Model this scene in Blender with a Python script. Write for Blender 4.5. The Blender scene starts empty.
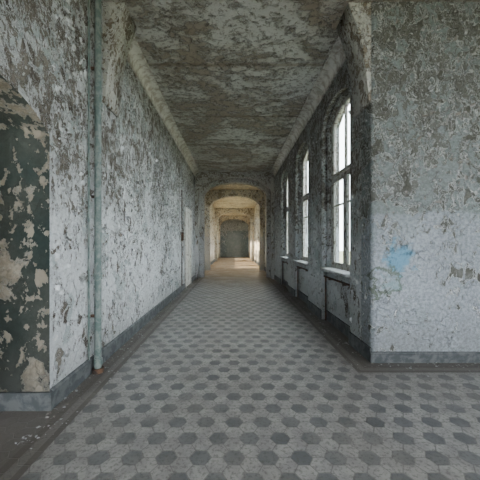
import bpy, bmesh, math, random
from mathutils import Vector
random.seed(7)
S=bpy.context.scene
COL=S.collection
XL,XR=-1.56,1.63
CH=4.27
EYE=1.4
YF=3.47      # frontal wall plane
YA=11.7      # first far arch
YB=15.5
YE=31.0

# ---------------------------------------------------------------- node helpers
class NT:
    def __init__(s,name):
        s.mat=bpy.data.materials.new(name); s.mat.use_nodes=True
        s.t=s.mat.node_tree; s.t.nodes.clear()
        s.out=s.t.nodes.new('ShaderNodeOutputMaterial')
        s.b=s.t.nodes.new('ShaderNodeBsdfPrincipled')
        s.t.links.new(s.b.outputs[0],s.out.inputs[0])
        s._pos=None
    def link(s,v,inp):
        if isinstance(v,bpy.types.NodeSocket): s.t.links.new(v,inp)
        else:
            if inp.type=='RGBA' and len(v)==3: v=(*v,1)
            inp.default_value=v
    def pos(s):
        if s._pos is None:
            s._pos=s.t.nodes.new('ShaderNodeNewGeometry').outputs['Position']
        return s._pos
    def sep(s,v):
        n=s.t.nodes.new('ShaderNodeSeparateXYZ'); s.link(v,n.inputs[0]); return n.outputs
    def comb(s,x,y,z):
        n=s.t.nodes.new('ShaderNodeCombineXYZ')
        s.link(x,n.inputs[0]);s.link(y,n.inputs[1]);s.link(z,n.inputs[2]); return n.outputs[0]
    def m(s,op,a,b=0.0,c=0.0,clamp=False):
        n=s.t.nodes.new('ShaderNodeMath'); n.operation=op; n.use_clamp=clamp
        s.link(a,n.inputs[0]); s.link(b,n.inputs[1]); s.link(c,n.inputs[2]); return n.outputs[0]
    def vm(s,op,a,b=(0,0,0)):
        n=s.t.nodes.new('ShaderNodeVectorMath'); n.operation=op
        s.link(a,n.inputs[0]); s.link(b,n.inputs[1])
        return n.outputs['Value'] if op in('DOT_PRODUCT','LENGTH','DISTANCE') else n.outputs['Vector']
    def noise(s,scale,detail=4,rough=.55,dist=0,vec=None,out=0):
        n=s.t.nodes.new('ShaderNodeTexNoise')
        s.link(vec if vec is not None else s.pos(),n.inputs['Vector'])
        n.inputs['Scale'].default_value=scale;n.inputs['Detail'].default_value=detail
        n.inputs['Roughness'].default_value=rough;n.inputs['Distortion'].default_value=dist
        return n.outputs[out]
    def vor(s,scale,feature='F1',vec=None,out=0,rand=1.0):
        n=s.t.nodes.new('ShaderNodeTexVoronoi'); n.feature=feature
        s.link(vec if vec is not None else s.pos(),n.inputs['Vector'])
        n.inputs['Scale'].default_value=scale; n.inputs['Randomness'].default_value=rand
        return n.outputs[out]
    def ss(s,v,a,b,lo=0.0,hi=1.0):
        n=s.t.nodes.new('ShaderNodeMapRange'); n.interpolation_type='SMOOTHSTEP'
        s.link(v,n.inputs[0]);s.link(a,n.inputs[1]);s.link(b,n.inputs[2])
        s.link(lo,n.inputs[3]);s.link(hi,n.inputs[4]); return n.outputs[0]
    def mix(s,f,a,b,blend='MIX'):
        n=s.t.nodes.new('ShaderNodeMix'); n.data_type='RGBA'; n.blend_type=blend
        s.link(f,n.inputs[0]); s.link(a,n.inputs[6]); s.link(b,n.inputs[7]); return n.outputs[2]
    def bump(s,h,strength=.5,dist=.01):
        n=s.t.nodes.new('ShaderNodeBump'); n.inputs['Strength'].default_value=strength
        n.inputs['Distance'].default_value=dist; s.link(h,n.inputs['Height'])
        s.t.links.new(n.outputs[0],s.b.inputs['Normal'])
    def done(s,col,rough=.8,metal=0.0,spec=.3):
        s.link(col,s.b.inputs['Base Color']); s.link(rough,s.b.inputs['Roughness'])
        s.b.inputs['Metallic'].default_value=metal; s.b.inputs['Specular IOR Level'].default_value=spec
        return s.mat

def peel(name,up,lo,under,under2,scale=7,thr=.56,zsplit=1.78,zbias=.03,edge=(.78,.80,.80),fine=.3,graf=False,stretch=(1,1,.75),crack=.6,dist=.6,teal=0.0):
    n=NT(name); z=n.sep(n.pos())[2]
    pv=n.vm('MULTIPLY',n.pos(),stretch)
    big=n.noise(.9,5,.6,.3)
    med=n.noise(2.6,6,.6,.4)
    chip=n.noise(scale,9,.62,dist,vec=pv)
    chip2=n.noise(scale*2.4,6,.6,dist*1.3,vec=pv)
    zz=n.m('ADD',z,n.m('MULTIPLY',n.m('SUBTRACT',big,.5),.25))
    hi=n.ss(zz,zsplit-.02,zsplit+.02)
    hgrad=n.ss(z,.6,3.2,-zbias,zbias*1.6)
    v=n.m('ADD',chip,hgrad)
    v=n.m('ADD',v,n.m('MULTIPLY',n.m('SUBTRACT',med,.5),.35))
    v=n.m('ADD',v,n.m('MULTIPLY',n.m('SUBTRACT',big,.5),.3))
    cm=n.ss(v,thr,thr+.015)
    ce=n.m('SUBTRACT',n.ss(v,thr-.028,thr-.012),cm,clamp=True)
    v2=n.m('ADD',chip2,n.m('MULTIPLY',n.m('SUBTRACT',med,.5),.3))
    v2=n.m('ADD',v2,hgrad)
    cm2=n.ss(v2,thr+.01,thr+.025)
    ce2=n.m('SUBTRACT',n.ss(v2,thr-.015,thr),cm2,clamp=True)
    paint=n.mix(hi,lo,up)
    if teal:
        # older grey-green coat showing where the top coat has worn through
        tv=n.m('ADD',n.noise(1.9,9,.66,.3,vec=n.vm('ADD',n.pos(),(7.3,2.1,4.4))),n.ss(z,.4,3.4,-.04,.03))
        paint=n.mix(n.m('MULTIPLY',n.ss(tv,.53,.555),teal),paint,(.25,.315,.305))
    stain=n.ss(big,.35,.65)
    paint=n.mix(n.m('MULTIPLY',stain,.3),paint,n.mix(.5,paint,under))
    pl=n.noise(30,6,.7)
    paint=n.mix(fine,paint,n.mix(n.ss(pl,.35,.65),(.2,.2,.2),(1,1,1)),'MULTIPLY')
    und=n.mix(n.ss(n.noise(5,5,.6),.4,.6),under,under2)
    und=n.mix(.35,und,n.mix(n.ss(pl,.4,.6),(.2,.2,.2),(1,1,1)),'MULTIPLY')
    col=n.mix(cm,paint,und)
    col=n.mix(n.m('MULTIPLY',cm2,.92),col,n.mix(.3,under,under2))
    col=n.mix(n.m('MULTIPLY',n.m('MAXIMUM',ce,ce2),.7),col,edge)
    cr=n.vor(13,'DISTANCE_TO_EDGE',vec=n.vm('ADD',pv,n.vm('MULTIPLY',n.noise(5,4,.6,out=1),(.25,.25,.25))))
    cr=n.ss(cr,.0,.035,1,0)
    cr=n.m('MULTIPLY',cr,n.ss(med,.45,.6))
    col=n.mix(n.m('MULTIPLY',cr,crack),col,under)
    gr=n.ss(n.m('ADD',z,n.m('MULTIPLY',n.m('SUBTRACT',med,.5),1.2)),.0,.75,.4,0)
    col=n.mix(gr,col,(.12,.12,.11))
    if graf:
        x,y,_z=n.sep(n.pos())
        nz=n.noise(6,6,.65,.6)
        def blob(cx,cz,r,wob):
            d=n.vm('LENGTH',n.comb(n.m('SUBTRACT',x,cx),0.0,n.m('SUBTRACT',z,cz)))
            return n.m('ADD',d,n.m('MULTIPLY',n.m('SUBTRACT',nz,.5),wob))
        b=blob(1.97,1.24,.2,.9); col=n.mix(n.ss(b,.06,.22,.85,0),col,(.11,.27,.39))
        b=blob(1.80,.93,.2,.5)
        ring=n.ss(n.m('ABSOLUTE',n.m('SUBTRACT',b,.15)),.008,.035,.85,0)
        col=n.mix(ring,col,(.09,.11,.075))
        b=blob(1.84,.9,.2,.7); col=n.mix(n.ss(b,.03,.14,.4,0),col,(.15,.30,.31))
    h=n.m('ADD',n.m('MULTIPLY',n.m('MAXIMUM',cm,cm2),-1.0),n.m('MULTIPLY',n.m('MAXIMUM',ce,ce2),.9))
    h=n.m('ADD',h,n.m('MULTIPLY',pl,.5)); h=n.m('SUBTRACT',h,n.m('MULTIPLY',cr,.5))
    n.bump(h,.9,.014)
    return n.done(col,.78)

M={}
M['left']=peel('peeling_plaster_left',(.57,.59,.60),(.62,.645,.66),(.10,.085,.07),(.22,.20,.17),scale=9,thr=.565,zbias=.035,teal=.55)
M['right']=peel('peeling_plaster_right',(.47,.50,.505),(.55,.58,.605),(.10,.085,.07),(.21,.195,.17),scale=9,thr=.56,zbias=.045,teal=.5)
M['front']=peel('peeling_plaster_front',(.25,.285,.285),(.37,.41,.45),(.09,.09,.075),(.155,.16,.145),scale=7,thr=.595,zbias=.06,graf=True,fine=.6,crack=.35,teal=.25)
M['green']=peel('green_oil_paint',(.028,.047,.043),(.028,.044,.040),(.40,.355,.285),(.33,.29,.22),scale=4.2,thr=.575,zbias=-.01,edge=(.5,.47,.4),crack=.08,dist=.15)
M['warm']=peel('peeling_plaster_far_warm_lit',(.74,.65,.50),(.66,.61,.53),(.26,.19,.12),(.33,.27,.19),scale=6,thr=.58,zbias=.03)  # warm glow of the far section mixed into the plaster colours
M['arch']=peel('arch_plaster',(.58,.58,.54),(.56,.57,.57),(.18,.15,.11),(.28,.24,.19),scale=9,thr=.57,zbias=.03)
M['end']=peel('end_wall_paint',(.36,.38,.37),(.18,.225,.24),(.2,.2,.19),(.16,.16,.15),scale=5,thr=.6,zsplit=2.8)

def ceil_mat(name,a,b,u):
    n=NT(name); p=n.pos()
    sv=n.vm('MULTIPLY',p,(1.0,1.5,1))
    big=n.noise(.7,6,.65,.4); med=n.noise(4,10,.72,.35,vec=sv); f=n.noise(17,8,.7,.3)
    c=n.mix(n.ss(big,.40,.60),a,b)
    v=n.m('ADD',med,n.m('MULTIPLY',n.m('SUBTRACT',big,.5),.7))
    cm=n.ss(v,.51,.56); ce=n.m('SUBTRACT',n.ss(v,.475,.50),cm,clamp=True)
    c=n.mix(n.m('MULTIPLY',cm,.7),c,u)
    c=n.mix(n.m('MULTIPLY',ce,.45),c,(.64,.65,.63))
    cm2=n.ss(f,.52,.58); c=n.mix(n.m('MULTIPLY',cm2,.65),c,(.14,.12,.10))
    y=n.sep(p)[1]
    fr=n.m('ABSOLUTE',n.m('SUBTRACT',n.m('FRACT',n.m('DIVIDE',n.m('ADD',y,n.m('MULTIPLY',med,.12)),1.9)),.5))
    c=n.mix(n.ss(fr,0,.04,.6,0),c,(.17,.13,.09))
    n.bump(n.m('ADD',n.m('MULTIPLY',cm,-1.0),n.m('ADD',ce,n.m('MULTIPLY',f,.9))),.95,.02)
    return n.done(c,.85)
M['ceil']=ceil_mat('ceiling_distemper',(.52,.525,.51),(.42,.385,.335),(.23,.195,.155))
M['ceilfar']=ceil_mat('ceiling_distemper_far_warm_lit',(.80,.68,.49),(.68,.56,.39),(.45,.34,.22))  # brighter, yellower copy of the ceiling: warm far light painted into its colours

# ---- floor tiles
def floor_mat():
    n=NT('hexagonal_cement_tiles'); x,y,z=n.sep(n.pos())
    w=.128; s=w*math.sqrt(3)
    def hexgrid(px,py,sp):
        r=(sp,sp*math.sqrt(3),1)
        p=n.comb(px,py,0.0)
        def cell(off):
            q=n.vm('ADD',p,off)
            f=n.vm('SUBTRACT',n.vm('FRACTION',n.vm('DIVIDE',q,r)),(.5,.5,0))
            return n.vm('MULTIPLY',f,(r[0],r[1],0))
        a=cell((r[0]/2,r[1]/2,0)); b=cell((0,0,0))
        sel=n.m('LESS_THAN',n.vm('LENGTH',a),n.vm('LENGTH',b))
        m=n.t.nodes.new('ShaderNodeMix'); m.data_type='VECTOR'
        n.link(sel,m.inputs[0]); n.link(b,m.inputs[4]); n.link(a,m.inputs[5])
        return m.outputs[1]
    g=hexgrid(x,y,s)
    ga=n.sep(n.vm('ABSOLUTE',g))
    hd=n.m('MAXIMUM',ga[1],n.m('ADD',n.m('MULTIPLY',ga[0],.8660254),n.m('MULTIPLY',ga[1],.5)))
    dark=n.ss(hd,w/2-.004,w/2-.001,1,0)
    g2=hexgrid(y,x,w)
    gb=n.sep(n.vm('ABSOLUTE',g2))
    hb=n.m('MAXIMUM',gb[0],n.m('ADD',n.m('MULTIPLY',gb[1],.8660254),n.m('MULTIPLY',gb[0],.5)))
    grout=n.ss(hb,w/2-.005,w/2-.002)
    rnd=n.noise(3.7,3,.5)
    lt=n.mix(n.ss(n.noise(7,5,.6),.35,.65),(.26,.255,.25),(.37,.36,.345))
    dk=n.mix(n.ss(rnd,.35,.65),(.095,.10,.11),(.16,.165,.17))
    fld=n.mix(dark,lt,dk)
    fld=n.mix(n.m('MULTIPLY',grout,.65),fld,(.12,.115,.11))
    d=n.m('MINIMUM',n.m('SUBTRACT',x,XL),n.m('MAXIMUM',n.m('SUBTRACT',XR,x),n.m('SUBTRACT',YF,y)))
    bb=n.mix(n.ss(d,.10,.105),(.13,.12,.11),(.07,.055,.047))
    bb=n.mix(n.ss(d,.155,.16),bb,(.18,.17,.155))
    bb=n.mix(n.ss(d,.225,.23),bb,(.06,.047,.041))
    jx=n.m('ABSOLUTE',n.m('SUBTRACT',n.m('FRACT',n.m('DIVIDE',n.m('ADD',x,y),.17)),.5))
    bb=n.mix(n.ss(jx,.0,.03,.5,0),bb,(.08,.07,.06))
    col=n.mix(n.ss(d,.275,.28),bb,fld)
    dust=n.noise(1.6,8,.65,.4)
    col=n.mix(n.ss(dust,.42,.68,0.08,.5),col,(.27,.255,.235))
    col=n.mix(n.ss(n.noise(40,5,.7),.48,.62,0,.55),col,(.085,.08,.075))
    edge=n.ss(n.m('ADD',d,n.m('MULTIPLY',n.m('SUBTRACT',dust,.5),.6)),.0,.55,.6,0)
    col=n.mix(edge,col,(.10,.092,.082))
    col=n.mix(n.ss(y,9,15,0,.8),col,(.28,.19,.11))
    n.bump(n.m('ADD',n.m('MULTIPLY',grout,-1.0),n.m('MULTIPLY',n.noise(25,5,.7),.6)),.5,.004)
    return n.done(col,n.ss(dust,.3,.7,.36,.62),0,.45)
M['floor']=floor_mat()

def simple(name,c1,c2,scale=12,rough=.6,metal=0.,bump=.3,thr=(.42,.6),spec=.3):
    n=NT(name); a=n.noise(scale,7,.65,.4)
    col=n.mix(n.ss(a,thr[0],thr[1]),c1,c2)
    n.bump(a,bump,.005); return n.done(col,rough,metal,spec)
M['base']=simple('skirting_cement',(.055,.062,.066),(.105,.112,.115),9,.65)
M['pipe']=simple('pipe_green_paint',(.10,.14,.13),(.20,.23,.215),14,.5,thr=(.4,.62))
M['iron']=simple('rusty_iron',(.05,.04,.035),(.14,.08,.05),20,.7,.3)
M['frame']=simple('window_old_paint',(.42,.41,.38),(.16,.13,.10),18,.6,thr=(.50,.62))
M['sill']=simple('sill_stone',(.40,.42,.43),(.26,.26,.25),15,.6)
M['door']=simple('door_paint',(.16,.195,.205),(.22,.24,.245),6,.55)
M['paledoor']=simple('pale_door_paint',(.55,.55,.52),(.34,.31,.27),10,.55,thr=(.48,.62))
M['trim']=simple('cornice_plaster',(.60,.59,.56),(.36,.33,.29),8,.8)
M['flake']=simple('curled_paint',(.60,.625,.635),(.40,.41,.40),6,.7)
M['chip']=simple('fallen_paint',(.40,.41,.41),(.21,.19,.17),6,.8)
M['ground']=simple('grass_ground',(.12,.14,.08),(.2,.2,.13),1.5,.9)
n=NT('window_glass_mat'); gl=n.t.nodes.new('ShaderNodeBsdfTransparent'); gl.inputs[0].default_value=(.93,.96,.95,1)
gs=n.t.nodes.new('ShaderNodeBsdfGlossy'); gs.inputs['Roughness'].default_value=.08
mx=n.t.nodes.new('ShaderNodeMixShader'); mx.inputs[0].default_value=.07
n.t.links.new(gl.outputs[0],mx.inputs[1]);n.t.links.new(gs.outputs[0],mx.inputs[2]);n.t.links.new(mx.outputs[0],n.out.inputs[0])
M['glass']=n.mat

# ---------------------------------------------------------------- mesh helpers
def add_obj(name,me,mat,parent=None):
    o=bpy.data.objects.new(name,me); COL.objects.link(o)
    if mat and not me.materials: me.materials.append(mat)
    if parent: o.parent=parent
    return o
def box_bm(bm,x0,x1,y0,y1,z0,z1):
    vs=[bm.verts.new(p) for p in((x0,y0,z0),(x1,y0,z0),(x1,y1,z0),(x0,y1,z0),(x0,y0,z1),(x1,y0,z1),(x1,y1,z1),(x0,y1,z1))]
    for f in((3,2,1,0),(4,5,6,7),(0,1,5,4),(1,2,6,5),(2,3,7,6),(3,0,4,7)): bm.faces.new([vs[i] for i in f])
def boxes(name,lst,mat,parent=None,bevel=0):
    bm=bmesh.new()
    for b in lst: box_bm(bm,*b)
    if bevel: bmesh.ops.bevel(bm,geom=bm.edges[:],offset=bevel,segments=2,affect='EDGES',profile=.5)
    me=bpy.data.meshes.new(name); bm.to_mesh(me); bm.free()
    return add_obj(name,me,mat,parent)
def slab(name,polys,axis,c0,c1,mat,parent=None):
    cu=bpy.data.curves.new(name+'_c','CURVE'); cu.dimensions='2D'; cu.fill_mode='BOTH'
    cu.extrude=abs(c1-c0)/2
    for p in polys:
        sp=cu.splines.new('POLY'); sp.points.add(len(p)-1)
        for i,(u,v) in enumerate(p): sp.points[i].co=(u,v,0,1)
        sp.use_cyclic_u=True
    o=bpy.data.objects.new(name+'_c',cu); COL.objects.link(o)
    bpy.context.view_layer.update()
    dg=bpy.context.evaluated_depsgraph_get()
    me=bpy.data.meshes.new_from_object(o.evaluated_get(dg))
    bpy.data.objects.remove(o)
    mid=(c0+c1)/2
    for v in me.vertices:
        u,w,t=v.co
        v.co=(mid+t,u,w) if axis=='x' else (u,mid+t,w)
    bm=bmesh.new(); bm.from_mesh(me); bmesh.ops.remove_doubles(bm,verts=bm.verts,dist=1e-5)
    bmesh.ops.recalc_face_normals(bm,faces=bm.faces); bm.to_mesh(me); bm.free()
    me.name=name
    me.materials.clear()
    return add_obj(name,me,mat,parent)
def arc_open(u0,u1,z0,zs,zc,n=28,e=2.0):
    pts=[(u0,z0),(u0,zs)]
    r=(u1-u0)/2; c=(u0+u1)/2; h=zc-zs
    for i in range(1,n):
        a=math.pi*(1-i/n); ca,sa=math.cos(a),math.sin(a)
        pts.append((c+r*math.copysign(abs(ca)**(2/e),ca),zs+h*sa**(2/e)))
    pts+= [(u1,zs),(u1,z0)]
    return pts
def seg_open(u0,u1,z0,zs,zc,n=16):
    pts=[(u0,z0),(u0,zs)]
    w=(u1-u0)/2;c=(u0+u1)/2;h=zc-zs
    R=(w*w+h*h)/(2*h); cz=zc-R; a0=math.asin(w/R)
    for i in range(1,n):
        a=-a0+2*a0*i/n; pts.append((c+R*math.sin(a),cz+R*math.cos(a)))
    pts+=[(u1,zs),(u1,z0)]
    return pts
def cyl(name,pts,r,mat,parent=None,res=16):
    cu=bpy.data.curves.new(name+'_c','CURVE'); cu.dimensions='3D'; cu.bevel_depth=r; cu.bevel_resolution=max(2,res//4); cu.use_fill_caps=True
    sp=cu.splines.new('POLY'); sp.points.add(len(pts)-1)
    for i,p in enumerate(pts): sp.points[i].co=(*p,1)
    o=bpy.data.objects.new(name+'_c',cu); COL.objects.link(o); bpy.context.view_layer.update()
    me=bpy.data.meshes.new_from_object(o.evaluated_get(bpy.context.evaluated_depsgraph_get())); bpy.data.objects.remove(o)
    me.materials.clear(); me.name=name
    for p in me.polygons: p.use_smooth=True
    return add_obj(name,me,mat,parent)
def empty(name,loc=(0,0,0)):
    e=bpy.data.objects.new(name,None); COL.objects.link(e); e.empty_display_size=.2; return e

# ---------------------------------------------------------------- shell
XO0,XO1=XL-.62,XR+.5
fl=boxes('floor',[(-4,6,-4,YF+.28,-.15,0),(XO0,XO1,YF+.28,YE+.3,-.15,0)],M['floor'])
boxes('ceiling',[(-4,6,-4,YF+.28,CH,CH+.2),(XO0,XO1,YF+.28,YA+.3,CH,CH+.2)],M['ceil'])
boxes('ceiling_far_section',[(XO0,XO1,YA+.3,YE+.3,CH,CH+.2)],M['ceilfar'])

N=[(4.12,5.45),(6.45,7.8),(8.85,10.2)]
WIN=[(a+.03,b-.03) for a,b in N]
ZS,ZN,ZC=.97,3.55,3.77
out=[(YF+.28,CH),(YF+.28,0)]
for a,b in N: out+=seg_open(a,b,0,ZN+.03,ZC+.04)
out+=[(YA,0),(YA,CH)]
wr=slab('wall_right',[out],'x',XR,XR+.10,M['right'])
outer=[(YF+.28,0),(YA,0),(YA,CH),(YF+.28,CH)]
wp=slab('wall_right_parapet',[outer]+[seg_open(a,b,ZS-.03,ZN,ZC) for a,b in WIN],'x',XR+.10,XR+.32,M['right'])
bm=bmesh.new(); box_bm(bm,XR,6,YF,YF+.28,0,CH)
ed=[e for e in bm.edges if all(abs(v.co.x-XR)<1e-4 and abs(v.co.y-YF)<1e-4 for v in e.verts)]
bmesh.ops.bevel(bm,geom=ed,offset=.05,segments=6,affect='EDGES',profile=.5)
me=bpy.data.meshes.new('wall_front_right'); bm.to_mesh(me); bm.free()
me.materials.append(M['front'])
wf=add_obj('wall_front_right',me,None)
# unseen hall walls added behind and beside the viewpoint; openings sized for front light
slab('wall_back_added',[[(-4,0),(6,0),(6,CH),(-4,CH)]]+[arc_open(a,a+1.8,.6,3.0,3.8) for a in(-1.2,1.2,3.6)],'y',-4.3,-4,M['right'])
slab('wall_hall_right_added',[[(-4,0),(YF+.28,0),(YF+.28,CH),(-4,CH)]]+[arc_open(a,a+1.6,.8,3.0,3.7) for a in(-3.4,-.9)],'x',6,6.3,M['right'])

do=[(1.0,0),(1.0,2.32)]
for i in range(1,14):
    t=i/14; u=1.0+1.48*t
    do.append((u,2.32+.22*(1-abs(2*t-1)**2.6)))
do+=[(2.48,2.32),(2.48,0)]
ol=[(-4,CH),(-4,0)]+do+[(YA,0),(YA,CH)]
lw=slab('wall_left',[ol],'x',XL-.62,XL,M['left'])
lw.data.materials.append(M['green'])
for p in lw.data.polygons:
    c=p.center
    if 0.9<c.y<2.49 and c.z<2.7 and abs(p.normal.x)<.3 : p.material_index=1
boxes('wall_left_room',[(-4,XL-2.2,-1,4,0,CH)],M['green'])

def arch_wall(name,y0,y1,xo0,xo1,z0,zs,zc,mat,xa=XL,xb=XR,**kw):
    o=[(xa,CH),(xa,z0)]
    op=arc_open(xo0,xo1,z0,zs,zc,**kw)
    if z0==zs: op=op[1:-1]
    o+=op
    o+=[(xb,z0),(xb,CH)]
    return slab(name,[o],'y',y0,y1,mat)
# springers of a removed transverse rib: curved haunches dying into the flat ceiling
hp=[(0,3.08),(.03,3.10),(.04,3.25),(.06,3.45),(.09,3.65),(.13,3.85),(.19,4.05),(.27,CH),(0,CH)]
slab('wall_haunch_left',[[(XL+a,z) for a,z in hp]],'y',3.48,3.9,M['arch'])
slab('wall_haunch_right',[[(XR-a,z) for a,z in hp]],'y',3.48,3.9,M['arch'])
arch_wall('wall_arch_far',YA,YA+.5,XL+.12,XR-.12,0,3.45,4.10,M['arch'],xa=XO0,xb=XO1)
arch_wall('wall_arch_inner',YA+.5,YA+.85,XL+.3,XR-.26,0,3.40,3.98,M['arch'],xa=XO0,xb=XO1)
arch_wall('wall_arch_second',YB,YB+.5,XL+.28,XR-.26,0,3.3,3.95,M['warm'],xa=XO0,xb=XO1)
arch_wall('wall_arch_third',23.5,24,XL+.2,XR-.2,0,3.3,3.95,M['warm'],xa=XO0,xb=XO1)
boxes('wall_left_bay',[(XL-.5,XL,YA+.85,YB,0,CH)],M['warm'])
BW=(13.2,14.7)  # window added here to bring more light into the bay
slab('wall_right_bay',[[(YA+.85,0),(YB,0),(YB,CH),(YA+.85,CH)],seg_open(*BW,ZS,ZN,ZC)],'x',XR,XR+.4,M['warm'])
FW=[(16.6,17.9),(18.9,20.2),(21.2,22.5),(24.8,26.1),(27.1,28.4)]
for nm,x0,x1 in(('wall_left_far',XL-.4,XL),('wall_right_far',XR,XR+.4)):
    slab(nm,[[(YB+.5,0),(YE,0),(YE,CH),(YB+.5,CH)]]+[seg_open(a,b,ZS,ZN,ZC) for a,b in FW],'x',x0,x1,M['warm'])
slab('wall_end',[[(XO0,0),(XO1,0),(XO1,CH),(XO0,CH)]],'y',YE,YE+.3,M['end'])
arch_wall('wall_arch_end',YE-1.2,YE-.8,XL+.15,XR-.15,0,3.2,3.95,M['warm'],xa=XL,xb=XR)

d=empty('door_1')
boxes('frame',[(-.75,-.65,YE-.06,YE,0,2.5),(.65,.75,YE-.06,YE,0,2.5),(-.75,.75,YE-.06,YE,2.5,2.6)],M['door'],d)
pl=[]
for s in(-1,1):
    a,b=(-.65,-.01) if s<0 else(.01,.65)
    pl.append((a,b,YE-.05,YE-.01,0,2.5))
    for z0,z1 in((.2,.95),(1.1,1.7),(1.8,2.4)): pl.append((a+.1,b-.1,YE-.07,YE-.045,z0,z1))
boxes('leaves',pl,M['door'],d)
for k,ya in enumerate((9.3,13.3)):
    d=empty('door_%d'%(k+2)); yb=ya+1.0
    boxes('casing',[(XL,XL+.05,ya-.1,ya,0,2.45),(XL,XL+.05,yb,yb+.1,0,2.45),(XL,XL+.055,ya-.12,yb+.12,2.45,2.57)],M['paledoor'],d,bevel=.006)
    pl=[(XL,XL+.022,ya,yb,0.01,2.45)]
    for q0,q1 in((ya+.1,ya+.45),(ya+.55,yb-.1)):
        for z0,z1 in((.2,.85),(1.0,1.6),(1.7,2.32)): pl.append((XL+.02,XL+.036,q0,q1,z0,z1))
    boxes('leaf',pl,M['paledoor'],d)
    boxes('handle',[(XL+.02,XL+.07,ya+.04,ya+.06,1.04,1.06),(XL+.055,XL+.07,ya+.04,ya+.16,1.04,1.06)],M['iron'],d)

# ---------------------------------------------------------------- cornices & baseboards
def prism(name,prof,y0,y1,mat):
    bm=bmesh.new()
    A=[bm.verts.new((x,y0,z)) for x,z in prof]; B=[bm.verts.new((x,y1,z)) for x,z in prof]
    k=len(prof)
    for i in range(k): bm.faces.new([A[i],A[(i+1)%k],B[(i+1)%k],B[i]])
    bm.faces.new(A); bm.faces.new(B[::-1]); bmesh.ops.recalc_face_normals(bm,faces=bm.faces)
    me=bpy.data.meshes.new(name); bm.to_mesh(me); bm.free(); return add_obj(name,me,mat)
def cove(x,s,r=.16):
    p=[(x,CH)]
    p.append((x,CH-r-.03)); p.append((x+s*.025,CH-r-.03)); p.append((x+s*.025,CH-r))
    for i in range(1,8):
        a=math.pi/2*i/8
        p.append((x+s*(.025+r*(1-math.cos(a))),CH-.025-(r-.025)*(1-math.sin(a))))
    p.append((x+s*(r+.03),CH-.025)); p.append((x+s*(r+.03),CH))
    return p
prism('trim_1',cove(XL,1),3.9,YA,M['trim'])
prism('trim_2',cove(XR,-1),3.9,YA,M['trim'])
def bprof(x,s,h=.17,t=.025): return [(x,0),(x+s*t,0),(x+s*t,h-.02),(x+s*(t-.012),h),(x,h)]
prism('baseboard_left',bprof(XL,1),2.48,9.2,M['base'])
prism('baseboard_left_end',bprof(XL,1),10.4,YA,M['base'])
segs=[(YF+.0,N[0][0])]+[(N[i][1],N[i+1][0]) for i in range(2)]+[(N[2][1],YA)]
bl=[(XR-.022,XR,a,b,0,.17) for a,b in segs]+[(XR+.078,XR+.10,a,b,0,.17) for a,b in N]
boxes('baseboard_right',bl,M['base'])
boxes('baseboard_front_right',[(XR-.022,6,YF-.025,YF,0,.10),(XR-.018,6,YF-.018,YF,.10,.125)],M['base'])
boxes('baseboard_doorway',[(XL-.62,XL+.025,2.455,2.48,0,.15)],M['base'])
boxes('baseboard_far',[(XR-.025,XR,YA+.85,YB,0,.2),(XL,XL+.025,YB+.5,23.5,0,.2),(XR-.025,XR,YB+.5,23.5,0,.2)],M['base'])

# ---------------------------------------------------------------- windows
def window(name,xp,y0,y1,s,z0=ZS,zs=ZN,zc=ZC):
    e=empty(name)
    X=lambda a,b:(min(xp+s*a,xp+s*b),max(xp+s*a,xp+s*b))
    outp=seg_open(y0,y1,z0,zs,zc); k=.06
    zt=2.60
    top=[(u,v) for u,v in seg_open(y0+k,y1-k,zt+.05,zs-k*.6,zc-k)]
    ym=(y0+y1)/2
    lowl=[(y0+k,z0+k),(ym-.035,z0+k),(ym-.035,zt-.05),(y0+k,zt-.05)]
    lowr=[(ym+.035,z0+k),(y1-k,z0+k),(y1-k,zt-.05),(ym+.035,zt-.05)]
    slab('frame',[outp,top,lowl,lowr],'x',*X(0,.07),M['frame'],e)
    ps=[]
    def sash(a,b,c,d_,t=.045,bars=()):
        r=[(a,a+t,c,d_),(b-t,b,c,d_),(a+t,b-t,c,c+t),(a+t,b-t,d_-t,d_)]
        for z in bars: r.append((a+t,b-t,z-.012,z+.012))
        for(q0,q1,r0,r1) in r: ps.append((*X(.01,.055),q0,q1,r0,r1))
    sash(y0+k,ym-.035,z0+k,zt-.05,bars=(2.08,)); sash(ym+.035,y1-k,z0+k,zt-.05,bars=(2.08,))
    ps.append((*X(.01,.05),ym-.018,ym+.018,zt+.05,zc-k))
    ps.append((*X(-.03,.0),y0+k,y1-k,zt-.02,zt+.03))
    ps.append((*X(-.015,.01),ym-.06,ym-.03,1.3,1.33)); ps.append((*X(-.03,-.012),ym-.10,ym-.03,1.30,1.325))
    boxes('sash_bars',ps,M['frame'],e)
    boxes('glass_pane',[(*X(.03,.034),y0+k,y1-k,z0+k,zs-.02)],M['glass'],e)
    return e
k=1
for (a,b) in WIN:
    e=window('window_%d'%k,XR+.17,a,b,1); k+=1
    boxes('sill',[(XR-.06,XR+.17,a-.0,b+.0,ZS-.045,ZS)],M['sill'],e,bevel=.008)
window('window_%d'%k,XR+.15,*BW,1); k+=1
for (a,b) in FW:
    window('window_%d'%k,XL-.15,a,b,-1); k+=1
    window('window_%d'%k,XR+.15,a,b,1); k+=1

for (a,b) in N:
    e=wr
    cyl('radiator_pipe',[(XR+.05,a,.80),(XR+.05,b,.80)],.016,M['iron'],e)
    cyl('radiator_riser',[(XR+.05,b-.08,0),(XR+.05,b-.08,.80)],.014,M['iron'],e)
    boxes('radiator_brackets',[(XR+.02,XR+.10,a+.3,a+.33,.77,.79),(XR+.02,XR+.10,b-.35,b-.32,.77,.79)],M['iron'],e)

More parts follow.
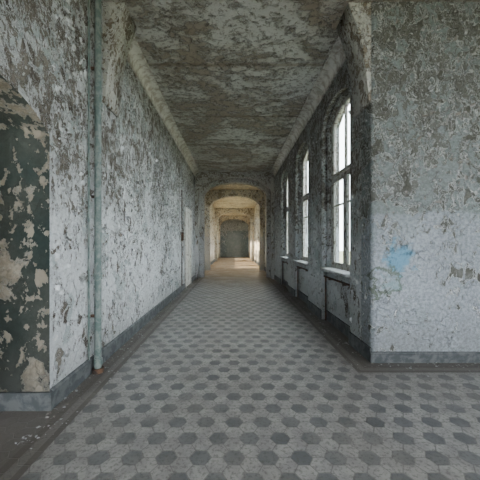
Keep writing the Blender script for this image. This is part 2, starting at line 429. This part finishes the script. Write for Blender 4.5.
e=empty('wall_pipe')
px,py=XL+.075,3.2
cyl('pipe_tube',[(px,py,0.04),(px,py,CH)],.036,M['pipe'],e)
for z in(.12,1.05,2.9): cyl('collar',[(px,py,z-.035),(px,py,z+.035)],.046,M['pipe'],e)
cyl('foot_flange',[(px,py,0),(px,py,.05)],.06,M['iron'],e)
boxes('wall_clips',[(XL,px,py-.012,py+.012,z,z+.03) for z in(.6,1.9,3.3)],M['iron'],e)
cyl('thin_conduit',[(XL+.02,py-.09,.17),(XL+.02,py-.09,CH)],.010,M['pipe'],e)
cyl('electric_conduit',[(XL+.015,8.7,.17),(XL+.015,8.7,3.0)],.012,M['iron'],lw)
boxes('junction_box',[(XL,XL+.06,8.63,8.77,1.5,1.75)],M['iron'],lw,bevel=.008)

# ---------------------------------------------------------------- curled paint flakes (one mesh per wall)
def flakes(name,spots,mat,parent=None):
    verts=[];faces=[]
    for (P,U,V,Nn,su,sv,lift) in spots:
        b=len(verts)
        for j in range(4):
            t=j/3
            wdt=su*(1-.35*t*t)*(1+random.uniform(-.25,.25))
            off=Nn*(.0015+lift*t*t)
            cu=V*sv*(t-.25*t*t)
            for sgn in(-1,0,1):
                verts.append(P+U*(wdt*.5*sgn+random.uniform(-.1,.1)*su)+cu+off*(1 if sgn else 1.1))
        for j in range(3):
            for i in range(2):
                q=b+j*3+i; faces.append((q,q+1,q+4,q+3))
    me=bpy.data.meshes.new(name); me.from_pydata([tuple(v) for v in verts],[],faces); me.update()
    return add_obj(name,me,mat,parent)
from mathutils import noise as mn
def rand_spots(n,axis,plane,sgn,u0,u1,v0,v1,avoid):
    L=[]
    tries=0
    while len(L)<n and tries<n*20:
        tries+=1
        u=random.uniform(u0,u1); v=v0+(v1-v0)*random.random()**.8
        if avoid(u,v): continue
        c=mn.noise(Vector((u*1.1,v*1.1,plane)))+.5*mn.noise(Vector((u*3,v*3,5)))
        if c<random.uniform(-.35,.35): continue
        a=random.uniform(0,6.28)
        if axis=='x':
            P=Vector((plane,u,v)); U=Vector((0,math.cos(a),math.sin(a))); V=Vector((0,-math.sin(a),math.cos(a))); Nn=Vector((sgn,0,0))
        else:
            P=Vector((u,plane,v)); U=Vector((math.cos(a),0,math.sin(a))); V=Vector((-math.sin(a),0,math.cos(a))); Nn=Vector((0,sgn,0))
        s=random.uniform(.010,.04)*random.uniform(.6,1.3)
        L.append((P,U,V,Nn,s*random.uniform(.8,1.8),s,s*random.uniform(.2,.6)))
    return L
flakes('peeling_paint',rand_spots(4600,'x',XL,1,2.5,11.5,.3,4.0,lambda u,v:9.1<u<10.5 and v<2.7),M['flake'],lw)
flakes('peeling_paint',rand_spots(1600,'x',XR,-1,3.6,11.5,.3,4.0,lambda u,v:any(a-.02<u<b+.02 for a,b in N)),M['flake'],wr)
flakes('peeling_paint',rand_spots(200,'y',YF,-1,1.7,3.2,1.6,4.1,lambda u,v:False),M['chip'],wf)
L=[]
for i in range(1700):
    side=random.random()<.5
    y=random.uniform(2.0,11.5)
    dd=abs(random.gauss(0,.14))+.03
    if random.random()<.12: dd=random.uniform(0.1,1.5)
    if side and 9.0<y<10.6: dd=max(dd,.25)
    x=XL+dd if side else XR-dd
    if not side and y<YF: 
        x=random.uniform(1.2,3); y=YF-dd
    a=random.uniform(0,6.28); s=random.uniform(.006,.022)
    L.append((Vector((x,y,.001)),Vector((math.cos(a),math.sin(a),0)),Vector((-math.sin(a),math.cos(a),0)),Vector((0,0,1)),s*1.3,s,s*.3))
flakes('fallen_paint_debris',L,M['chip'],fl)

# ---------------------------------------------------------------- outside & light
boxes('ground_outside',[(-60,60,-40,80,-.6,-.5)],M['ground'])
W=bpy.data.worlds.new('overcast_sky'); S.world=W; W.use_nodes=True
bg=W.node_tree.nodes['Background']; bg.inputs[0].default_value=(.90,.95,1,1); bg.inputs[1].default_value=14
sun=bpy.data.lights.new('sun','SUN'); sun.energy=38; sun.angle=.05; sun.color=(1,.80,.55)
so=bpy.data.objects.new('sun',sun); COL.objects.link(so)
so.rotation_euler=Vector((1,.25,-.6)).to_track_quat('-Z','Y').to_euler()

cam=bpy.data.cameras.new('camera'); cam.lens=21.98; cam.sensor_width=36
cam.shift_x=6/480; cam.shift_y=4/480; cam.clip_end=300
co=bpy.data.objects.new('camera',cam); COL.objects.link(co); co.location=(0,0,EYE); co.rotation_euler=(math.pi/2,0,0)
S.camera=co
